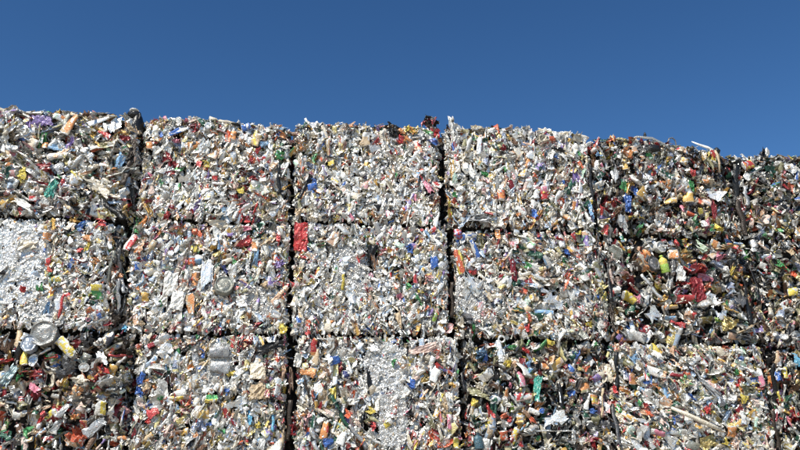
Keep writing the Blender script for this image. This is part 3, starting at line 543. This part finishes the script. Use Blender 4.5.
def make_bale(key, label, top=False, simple=False):
    x0, x1, z0, z1, y0 = BALES[key]; W, H = x1 - x0, z1 - z0
    st = ST[key]; r = .05 + .02 * st['rough']; ph = rng.uniform(0, 6)
    er = EDGE_R.get(key, (r, r))
    root = bpy.data.objects.new('can_bale', None); COL.objects.link(root)
    root.empty_display_size = .3
    root.location = ((x0 + x1) / 2, y0, z0)
    root['label'] = label; root['category'] = 'scrap bale'; root['group'] = 'bales of crushed cans stacked in the wall'
    def half_gap(side):
        c = 'ABCDEF'.find(key[1]) + side
        if c < 0 or c > 5: return -.001
        o = BALES[key[0] + 'ABCDEF'[c]]
        return ((o[0] - x1) if side > 0 else (x0 - o[1])) / 2 + .003
    gap = (half_gap(-1), half_gap(1))
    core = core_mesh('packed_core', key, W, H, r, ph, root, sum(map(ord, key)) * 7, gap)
    feats = [f for f in FEATURES.get(key, [])]
    zones = ZONES.get(key, [])
    R1 = st['rough']; items = []
    da, ds = st['dirn']
    def spot_clear(x, z):
        for f in feats:
            a = math.radians(f[4]); dx, dz = x - f[0], z - f[1]
            u = dx * math.cos(a) + dz * math.sin(a); v = -dx * math.sin(a) + dz * math.cos(a)
            if (u / (f[2] * .5 + .008)) ** 2 + (v / (f[3] * .5 + .008)) ** 2 < 1: return f[5] == 'p' and rng.random() < .26
        return True
    # deep layer then outer layer on the front
    nfr = int((560 if R1 < 1 else 420) * W * H / (st['size'] ** 2))
    for layer, cnt in ((0, nfr // 2), (1, nfr)):
        # jittered grid so that the cover is even
        nx = max(2, int(math.sqrt(cnt * W / H))); nz = max(2, int(cnt / nx))
        for j in range(nz):
            for i in range(nx):
                x = ((i + rng.uniform(-.1, 1.1)) / nx - .5) * (W - .02); z = (j + rng.uniform(-.1, 1.1)) / nz * (H - .02) + .01
                near = min(W / 2 - abs(x), z, H - z + (.05 if top else 0)) < .06
                silver = any(((x - c[0]) / c[2]) ** 2 + ((z - c[1]) / c[3]) ** 2 < rng.uniform(.6, 1.2) for c in zones)
                if layer == 1 and not spot_clear(x, z): continue
                if layer == 1 and rng.random() < ((.11 + .20 * max(R1 - .6, 0)) * (.5 if silver else 1)): continue      # holes
                ty, p, w, h, t, col, s = random_piece(st, silver)
                rr = R1 * (.55 if silver else 1)
                if near: w *= .78; h *= .78; t *= .78
                lim = .014 + .30 * max(w, h); z = min(max(z, lim), H - (.012 if top else lim))
                lim = rng.uniform(.0, .006) + .16 * max(w, h); x = min(max(x, -W / 2 + lim), W / 2 - lim)
                y = front_y(x, z, W, H, r, ph, er)
                d = (.036 + .03 * rr if layer == 0 else .006 + abs(rng.normal()) * .020 * rr - .012 * rr * rng.random())
                nrm = np.array([0, -1, 0.])
                rs = er[x > 0]; ex = abs(x) - (W / 2 - rs)
                if ex > 0: nrm[0] = math.copysign(min(ex / rs, 1) * 1.3, x)
                if z > H - r: nrm[2] = (z - H + r) / r
                if z < r: nrm[2] = -(r - z) / r
                tilt = abs(rng.normal()) * (.62 * (.35 + .65 * rr) if R1 >= .8 else .37)
                ang = math.radians(da) + rng.normal() * .45 if rng.random() < ds else rng.uniform(0, math.pi)
                M3 = basis(nrm, ang, tilt, w, h, t * (.7 + .5 * rr))
                items.append((w * h * (.3 if layer == 0 else 1) * rng.uniform(.8, 1.2), ty, p, M3, np.array([x, y + d, z * topf(key, x / W)]), col))
    nfront = len(items)
    # sides near the front edge, and the top where the sky shows above it
    side = []
    for sx in (-1, 1):
        for _ in range(int(75 * H)):
            side.append((sx * (W / 2 - .030), rng.uniform(.05, .24), rng.uniform(.02, H - .02), (sx, 0, 0)))
    joint = len(side)
    for sx in (-1, 1):
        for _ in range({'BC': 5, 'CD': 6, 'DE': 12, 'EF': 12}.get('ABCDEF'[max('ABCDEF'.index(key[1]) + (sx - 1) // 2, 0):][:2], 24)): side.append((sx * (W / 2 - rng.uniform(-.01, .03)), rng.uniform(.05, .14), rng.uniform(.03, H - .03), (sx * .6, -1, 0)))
    jend = len(side)
    if not simple:
        if top:
            n = int(150 * W)
            for _ in range(n): side.append((rng.uniform(-W / 2 + .03, W / 2 - .03), abs(rng.normal()) * .22 + .03, H - .012 + abs(rng.normal()) * .010 * R1, (0, -.3, 1)))
            for _ in range(int(60 * W)): side.append((rng.uniform(-W / 2 + .03, W / 2 - .03), rng.uniform(.3, DEPTH - .05), H - .005, (0, 0, 1)))
    for q, (x, y, z, nrm) in enumerate(side):
        ty, p, w, h, t, col, s = random_piece(dict(st, dark=.9, size=.75, ink=.1) if joint <= q < jend else st, False)  # dark scrap fills the joints, its colour painting in the gaps' shade
        M3 = basis(nrm, rng.uniform(0, math.pi), abs(rng.normal()) * .28, w, h, t * .8)
        items.append((w * h * .2, ty, p, M3, np.array([x, y, z * topf(key, x / W)]), col))
    # the largest ones are parts of their own, the rest is one mass
    order = sorted(range(len(items)), key=lambda k: -items[k][0]); cap = dict(k=92, f=28, d=12, s=6, x=10); cnt = {}
    nfeat = {}
    for f in feats: nfeat[f[5]] = nfeat.get(f[5], 0) + 1
    mass = []; chosen = []
    for k in order:
        it = items[k]; ty = it[1]
        if not simple and k < nfront and cnt.get(ty, 0) + nfeat.get(ty, 0) < cap[ty] and it[0] > .004:
            cnt[ty] = cnt.get(ty, 0) + 1; chosen.append(it)
        else: mass.append(it)
    for it in chosen:
        build(TYPE_NAME[it[1]], [(it[2], it[3], np.zeros(3), it[5])], root, loc=tuple(it[4]))
    m = build('small_packed_scrap', [(it[2], it[3], it[4], it[5]) for it in mass], root)
    m['kind'] = 'stuff'
    # dark edge strips paint gap shade; the rest one can pick out in the photograph
    for (fx, fz, w, h, ang, ty, col) in feats:
        A, _, B = col.partition('/')
        pool = dict(p=P_PRESS, k=P_CAN, f=P_SHEET, s=P_STRIP, d=P_DISC, x=P_BOX, t=P_TRI, D=P_TIN, K=P_CAN, b=P_BOT, r=P_RIB, O=P_RING)[ty]
        big = max(w, h) > .19
        if ty == 'f' and big and A not in ('silver', 'white', 'grey', 'darkgrey'): pool = P_FLAT
        p = pool[rng.integers(len(pool))]
        if ty in 'kKb' and h > w: w, h, ang = h, w, ang + 90
        if ty == 's' and h > w: w, h, ang = h, w, ang + 90
        tk = dict(p=.022, k=.05, f=.045, s=.03, d=.02, x=.045, t=.035, D=.09, K=.10, b=.075, r=.055, O=.03)[ty]
        fzc = min(max(fz, .02), H - (.0 if top else .02)); fxc = min(max(fx, -W / 2 + .02), W / 2 - .02)
        y = min(front_y(fxc, min(fzc, H - .001), W, H, r, ph, er), .06)
        M3 = basis((0, -1, 0), math.radians(ang), {'p': .03, 'x': .12, 'D': .22, 'd': .3, 'r': .1}.get(ty, .22), w * 1.02, h * 1.02, tk)
        pt = paint(p, A, B or None, int(rng.integers(6)), .0 if ty in 'pxDsrt' else (.10 if ty in 'kK' else .02))
        if ty == 'p': pt[:, :3] *= (.82 + .25 * p.noise)[:, None]
        if ty == 'D': pt[p.E, :] = np.array([*C[A][0] * .8, C[A][1], C[A][2]])
        o = build(TYPE_NAME[ty], [(p, M3, np.zeros(3), pt)], root, loc=(fx, y - (-.008 if ty == 'p' else .006 + .012 * R1), fz))
        if A not in ('silver', 'white', 'grey', 'foil'):
            o['label'] = (WORD.get(A, A) + (' and ' + WORD.get(B, B) if B else '') + ' ' + TYPE_WORD[ty])
    return root

LABELS = dict(
    TA='top row bale with a black bag on its right corner and a violet scrap',
    TB='top row bale with a slanting blue and white can near its upper left corner',
    TC='pale top row bale with pink scrap at its right edge, dark clump above its corner',
    TD='top row bale with a white spike of plastic standing on its upper left corner',
    TE='rough domed top row bale with a wire hoop and bent white pole against the sky',
    TF='low top row bale beside the domed one, with a large dark green scrap',
    MA='middle row bale, smooth silver on one side, dark gap of curled strips on the other',
    MB='middle row bale with a round greenish grey tin in its centre beside white flattened boxes',
    MC='middle row bale with a red flattened box in its corner and a black torn flap',
    MD='middle row bale with orange-red can at its edge and long dark red scrap',
    ME='rough dark middle row bale with a green bottle, white tin and dark red sheet',
    MF='rough middle row bale under the lowest top bale, orange-red scrap above a yellow can',
    LA='rough bottom row bale with large round grey tin and yellow food tin on its edge',
    LB='bottom row bale with ribbed silver tins above stacked cream and tan flattened boxes',
    LC='bottom row bale with a pinkish tan plank in its corner and silver stripe down it',
    LD='dark bottom row bale with a long teal scrap in its middle',
    LE='bottom row bale with a slanting cream pole lying across it above a gold sheet',
    LF='bottom row bale with a light blue sheet near its top, under the dark gap')
roots = {}
for k in BALES:
    roots[k] = make_bale(k, LABELS[k], top=k[0] == 'T')

# ------------------------------------------------------------------ bigger odd pieces sticking out of the top and out of the faces
def tube(name, pts, rad, parent, color, segs=8, flat=1.0, label=None):
    pts = [np.array(p, float) for p in pts]; V, F = [], []
    rad = rad if isinstance(rad, (list, tuple)) else [rad] * len(pts)
    for i, p in enumerate(pts):
        t = pts[min(i + 1, len(pts) - 1)] - pts[max(i - 1, 0)]; t /= np.linalg.norm(t)
        a = np.cross(t, [0, 1., .01]); a /= np.linalg.norm(a); b = np.cross(t, a)
        for s in range(segs):
            q = 2 * math.pi * s / segs; V.append(p + (a * math.cos(q) + b * math.sin(q) * flat) * rad[i])
    for i in range(len(pts) - 1):
        for s in range(segs):
            t = (s + 1) % segs; F.append((i * segs + s, i * segs + t, (i + 1) * segs + t, (i + 1) * segs + s))
    F.append(tuple(range(segs))[::-1]); F.append(tuple((len(pts) - 1) * segs + s for s in range(segs)))
    p = Proto(np.array(V), F, [(.5, .5)] * len(F), [False] * len(F), keep=True)
    a = np.empty((p.nf, 5)); a[:, :3] = C[color][0]; a[:, 3] = C[color][1]; a[:, 4] = C[color][2]
    o = build(name, [(p, np.eye(3), np.zeros(3), a)], parent)
    if label: o['label'] = label
    return o

def lump(name, key, x, z, w, h, d, color, seed, y=.1, label=None, amp=.25):
    """a crumpled bag, wad or shade-filled hollow: closed lumpy skin"""
    V, F = [], []; n, m = 16, 11
    for j in range(m + 1):
        th = math.pi * j / m
        for i in range(n):
            a = 2 * math.pi * i / n
            V.append((math.sin(th) * math.cos(a), math.sin(th) * math.sin(a), math.cos(th)))
    V = np.array(V); k = ridged(V, seed, 2.2) * amp + ridged(V, seed + 1, 5) * amp * .5
    V = V * (1 + k)[:, None] * .5
    for j in range(m):
        for i in range(n):
            b = (i + 1) % n; F.append((j * n + i, (j + 1) * n + i, (j + 1) * n + b, j * n + b))
    p = Proto(V, F, [(.5, .5)] * len(F), [False] * len(F), keep=True)
    a = np.empty((p.nf, 5)); a[:, :3] = C[color][0]; a[:, 3] = C[color][1]; a[:, 4] = C[color][2]
    o = build(name, [(p, np.diag([w, d, h]), np.zeros(3), a)], roots[key], loc=(x, y, z))
    if label: o['label'] = label
    return o

def heap(key, spots, jit=.02):
    """extra crushed pieces standing proud of the top edge: (x, z, w, h, angle, type, colour, y)"""
    for (x, z, w, h, ang, ty, col, y) in spots:
        A, _, B = col.partition('/')
        pool = dict(k=P_CAN, f=P_SHEET, s=P_STRIP, x=P_BOX, g=P_FLAT)[ty]
        p = pool[rng.integers(len(pool))]
        M3 = basis((0, -1, .2), math.radians(ang), .3, w, h, .06)
        build(TYPE_NAME.get(ty, 'crumpled_wrapper'), [(p, M3, np.zeros(3), paint(p, A, B or None, int(rng.integers(6)), .04))], roots[key], loc=(x, y, z))
# top row, left bale: black bag with a white cap at its right corner, thin flat sheets on top
lump('black_bag_or_shade', 'TA', .665, .955, .13, .30, .16, 'black', 5, y=.06, label='black plastic bag bulging over the corner')
lump('black_bag_or_shade', 'TA', .640, 1.065, .15, .09, .14, 'black', 15, y=.05)
lump('bag_cap', 'TA', .635, 1.107, .10, .035, .10, 'white', 6, y=.04, label='white flattened top of the black bag')
heap('TA', [(.34, 1.058, .30, .05, 0, 'x', 'brown', .08), (.36, 1.035, .26, .05, 2, 'x', 'tan', .05), (.20, 1.04, .12, .05, 10, 'k', 'grey', .06), (-.50, 1.09, .15, .06, 25, 'f', 'tan/grey', .1),
            (-.56, 1.06, .12, .07, -10, 'k', 'cream', .06), (-.40, 1.05, .12, .06, 10, 'f', 'silver', .08), (-.05, 1.07, .05, .09, 60, 'f', 'brown', .07), (-.2, 1.045, .13, .06, 0, 'f', 'white', .06),
            (.06, 1.05, .14, .06, 0, 'g', 'grey', .06)])
heap('TB', [(-.18, 1.03, .16, .05, -5, 'g', 'silver', .05), (-.25, 1.03, .10, .05, 20, 'f', 'white', .03), (.05, 1.01, .30, .04, -3, 's', 'cream', .03), (-.52, 1.0, .10, .09, 30, 'k', 'pink/silver', .05),
            (.52, .985, .10, .08, 40, 'f', 'grey', .05), (.35, 1.0, .12, .06, -10, 'f', 'darkgrey', .05)])
heap('TC', [(.61, 1.10, .15, .14, 70, 'f', 'black/darkred', .04), (.24, 1.0, .12, .15, 60, 'f', 'black', .0), (.29, .95, .10, .09, 20, 'f', 'darkbrown', -.01), (.645, 1.02, .12, .14, 20, 'f', 'brown/darkred', .03), (.60, 1.165, .09, .07, 20, 'f', 'black', .05), (.62, 1.05, .13, .16, 20, 'f', 'brown/black', .05), (.64, 1.12, .10, .12, 70, 'f', 'black', .06), (.60, 1.15, .05, .05, 0, 'k', 'black/white', .06), (.67, 1.09, .07, .10, 80, 'f', 'darkbrown', .04), (.66, 1.0, .10, .10, 10, 'f', 'darkred/black', .03), (.665, .95, .08, .09, 0, 'f', 'red', .0),
            (.65, .86, .09, .12, 80, 'k', 'navy/blue', -.01), (.60, 1.10, .05, .08, 50, 'f', 'black', .05), (.5, 1.0, .10, .12, 20, 'f', 'silvergrey', .03), (-.6, 1.0, .1, .08, 0, 'k', 'cream', .05),
            (-.3, 1.01, .12, .06, 0, 'f', 'silver', .05), (.1, 1.02, .14, .05, 4, 'f', 'white', .05), (.40, 1.01, .12, .07, -30, 'f', 'gold', .04), (.25, .99, .09, .1, 0, 'f', 'darkbrown', .02)])
heap('TD', [(-.655, 1.09, .06, .20, 6, 'g', 'white', .04), (-.615, .99, .10, .22, -6, 'g', 'white/grey', .02), (-.69, 1.02, .06, .17, 10, 'f', 'black/brown', .05), (-.64, 1.15, .03, .07, 0, 's', 'grey', .04),
            (-.4, 1.07, .14, .06, 20, 'g', 'cream', .04), (.3, 1.05, .2, .07, -6, 'g', 'cream', .03), (.45, 1.02, .16, .1, -10, 'g', 'cream/white', .0), (.05, 1.075, .16, .06, 0, 'f', 'silver', .05), (-.1, 1.06, .14, .06, 10, 'k', 'dull', .05)])
# top row, domed bale: arched white strip over a dark hollow, hoop, bent pole, small black nubs
tube('bent_strip', [(-.30, .02, 1.03), (-.20, .0, 1.065), (-.05, -.02, 1.045), (.07, -.02, .985), (.17, .0, .90)], [.008, .014, .016, .014, .008], roots['TE'], 'silvergrey', 8, .4, 'arched pale strip over a dark hollow')
lump('black_bag_or_shade', 'TE', -.05, .945, .20, .10, .10, 'black', 21, y=.01, label='black lump painting the shade of the hollow under the arched strip')  # black lump stands in for the shade inside the hollow
tube('wire_hoop', [(.128, .03, .90), (.132, .03, 1.03), (.155, .03, 1.078), (.19, .03, 1.088), (.218, .03, 1.06), (.222, .03, 1.0), (.207, .03, .83)], .008, roots['TE'], 'darkgrey', 6, 1, 'thin dark wire hoop standing up')
tube('bent_pole', [(.378, .0, 1.04), (.46, -.01, 1.0), (.53, -.02, .972), (.604, -.03, .925)], [.005, .013, .016, .013], roots['TE'], 'white', 7, .6, 'pale pole pointing up to the left')
tube('bent_pole', [(.600, -.03, .935), (.615, -.035, .89), (.628, -.03, .80), (.620, -.02, .70)], [.014, .016, .012, .009], roots['TE'], 'tan', 7, .5, 'bent tan end of the pole')
lump('black_knob', 'TE', .648, .955, .075, .085, .06, 'black', 33, y=.02)
lump('black_knob', 'TE', -.102, 1.095, .035, .085, .04, 'black', 34, y=.03)
heap('TE', [(-.62, .99, .12, .07, 10, 'f', 'cream', .05), (-.45, 1.03, .12, .07, -10, 'f', 'grey', .05), (.0, 1.05, .10, .06, 0, 'f', 'darkgrey', .08), (.3, .97, .12, .07, 20, 'k', 'tan', .05), (.47, .95, .12, .08, -30, 'f', 'silver', .05),
            (.55, .80, .05, .22, 5, 'f', 'khaki', .0), (.5, .93, .1, .08, 30, 'f', 'black', .06), (.68, .86, .1, .16, 0, 'f', 'black', .05)])
heap('TF', [(-.70, .86, .10, .16, 10, 'f', 'black', .02), (-.62, .90, .13, .10, 40, 'f', 'white', .03), (-.45, .93, .12, .06, 0, 'f', 'grey', .05), (-.25, .92, .14, .07, 5, 'k', 'dull', .05), (0, .93, .14, .07, 0, 'f', 'darkgrey', .05), (.3, .92, .2, .08, 0, 'f', 'silver', .05),
            (-.74, .55, .10, .5, 4, 'f', 'darkbrown', .07)])  # tall dark piece paints shade into the gap beside the domed bale
# bottom row: slanting pole
tube('pole', [(-.255, -.055, .430), (-.10, -.065, .362), (.05, -.065, .294), (.190, -.055, .236)], [.014, .020, .020, .018], roots['LE'], 'cream', 12, 1, 'slanting cream pole lying across the scrap')


# ------------------------------------------------------------------ the two rows the stack stands on (below the picture)
def copy_bale(src, x, z):
    r = src.copy(); COL.objects.link(r); r.location = (x, .0, z)
    r['label'] = 'lower can bale standing under the bottom visible row, below the edge of the photograph'
    r['group'] = 'bales at the foot of the wall'
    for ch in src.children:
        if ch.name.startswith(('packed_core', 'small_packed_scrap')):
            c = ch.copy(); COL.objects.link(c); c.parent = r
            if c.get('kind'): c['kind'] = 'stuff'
for row, srcs in ((1.04, ('MC', 'MB', 'MD', 'MA', 'MC', 'MB')), (-.02, ('MB', 'MD', 'MC', 'MB', 'MD', 'MC'))):
    for c, s in zip('ABCDEF', srcs):
        b = BALES['L' + c]; copy_bale(roots[s], (b[0] + b[1]) / 2, row)

# ------------------------------------------------------------------ ground, sky, sun, camera
def ground():
    me = bpy.data.meshes.new('ground'); n = 40; V, F = [], []
    g = np.random.default_rng(3)
    xs = np.concatenate([[-1500, -300, -80], np.linspace(-30, 30, n), [80, 300, 1500]])
    for y in xs:
        for x in xs:
            near = abs(x) < 31 and abs(y) < 31
            V.append((x, y, (-.012 + g.normal() * .01) if near else -.01))
    k = len(xs)
    for j in range(k - 1):
        for i in range(k - 1): F.append((j * k + i, j * k + i + 1, (j + 1) * k + i + 1, (j + 1) * k + i))
    me.from_pydata(V, [], F); me.update(); me.materials.append(M_GROUND)
    o = bpy.data.objects.new('ground', me); COL.objects.link(o); o['kind'] = 'structure'
ground()

SUN_AZ, SUN_EL = 38, 50            # degrees: to the left behind the camera, above the horizon
w = bpy.data.worlds.new('World'); SC.world = w; w.use_nodes = True
nt = w.node_tree; bg = nt.nodes['Background']
sky = nt.nodes.new('ShaderNodeTexSky'); sky.sky_type = 'NISHITA'; sky.sun_disc = False
sky.sun_elevation = R(SUN_EL)
to_sun = Vector((-math.sin(R(SUN_AZ)) * math.cos(R(SUN_EL)), -math.cos(R(SUN_AZ)) * math.cos(R(SUN_EL)), math.sin(R(SUN_EL))))
sky.sun_rotation = math.atan2(to_sun.x, to_sun.y)
sky.air_density = 1.0; sky.dust_density = .1; sky.ozone_density = 2.3; sky.altitude = 300
gm = nt.nodes.new('ShaderNodeGamma'); gm.inputs[1].default_value = 1.4
hs = nt.nodes.new('ShaderNodeHueSaturation'); hs.inputs['Saturation'].default_value = 1.09; hs.inputs['Value'].default_value = 1.07; hs.inputs['Hue'].default_value = .497
nt.links.new(sky.outputs[0], gm.inputs[0]); nt.links.new(gm.outputs[0], hs.inputs['Color']); nt.links.new(hs.outputs[0], bg.inputs[0]); bg.inputs[1].default_value = .05
ld = bpy.data.lights.new('sun', 'SUN'); ld.energy = 5.0; ld.angle = R(.53); ld.color = (1, .95, .84)
lo = bpy.data.objects.new('sun', ld); COL.objects.link(lo); lo.rotation_euler = to_sun.to_track_quat('Z', 'Y').to_euler(); lo.location = (-8, -12, 15)

cd = bpy.data.cameras.new('camera'); cam = bpy.data.objects.new('camera', cd); COL.objects.link(cam)
yaw, pitch, roll = .1301, .3476, -.0134
f = Vector((math.sin(yaw) * math.cos(pitch), math.cos(yaw) * math.cos(pitch), math.sin(pitch)))
rt = Vector((math.cos(yaw), -math.sin(yaw), 0)); u = rt.cross(f)
r2 = rt * math.cos(roll) + u * math.sin(roll); u2 = -rt * math.sin(roll) + u * math.cos(roll)
M = Matrix(((r2.x, u2.x, -f.x, 1.4604), (r2.y, u2.y, -f.y, -7.4093), (r2.z, u2.z, -f.z, 1.5063), (0, 0, 0, 1)))
cam.matrix_world = M
cd.sensor_width = 36; cd.lens = 36 * 850 / 800; cd.clip_end = 5000; cd.clip_start = .05
SC.camera = cam
SC.render.engine = 'CYCLES'
SC.view_settings.view_transform = 'Standard'; SC.view_settings.look = 'None'; SC.view_settings.gamma = 1; SC.view_settings.exposure = .33
SC.view_settings.use_curve_mapping = False
SC.cycles.max_bounces = 6; SC.cycles.sample_clamp_indirect = 6
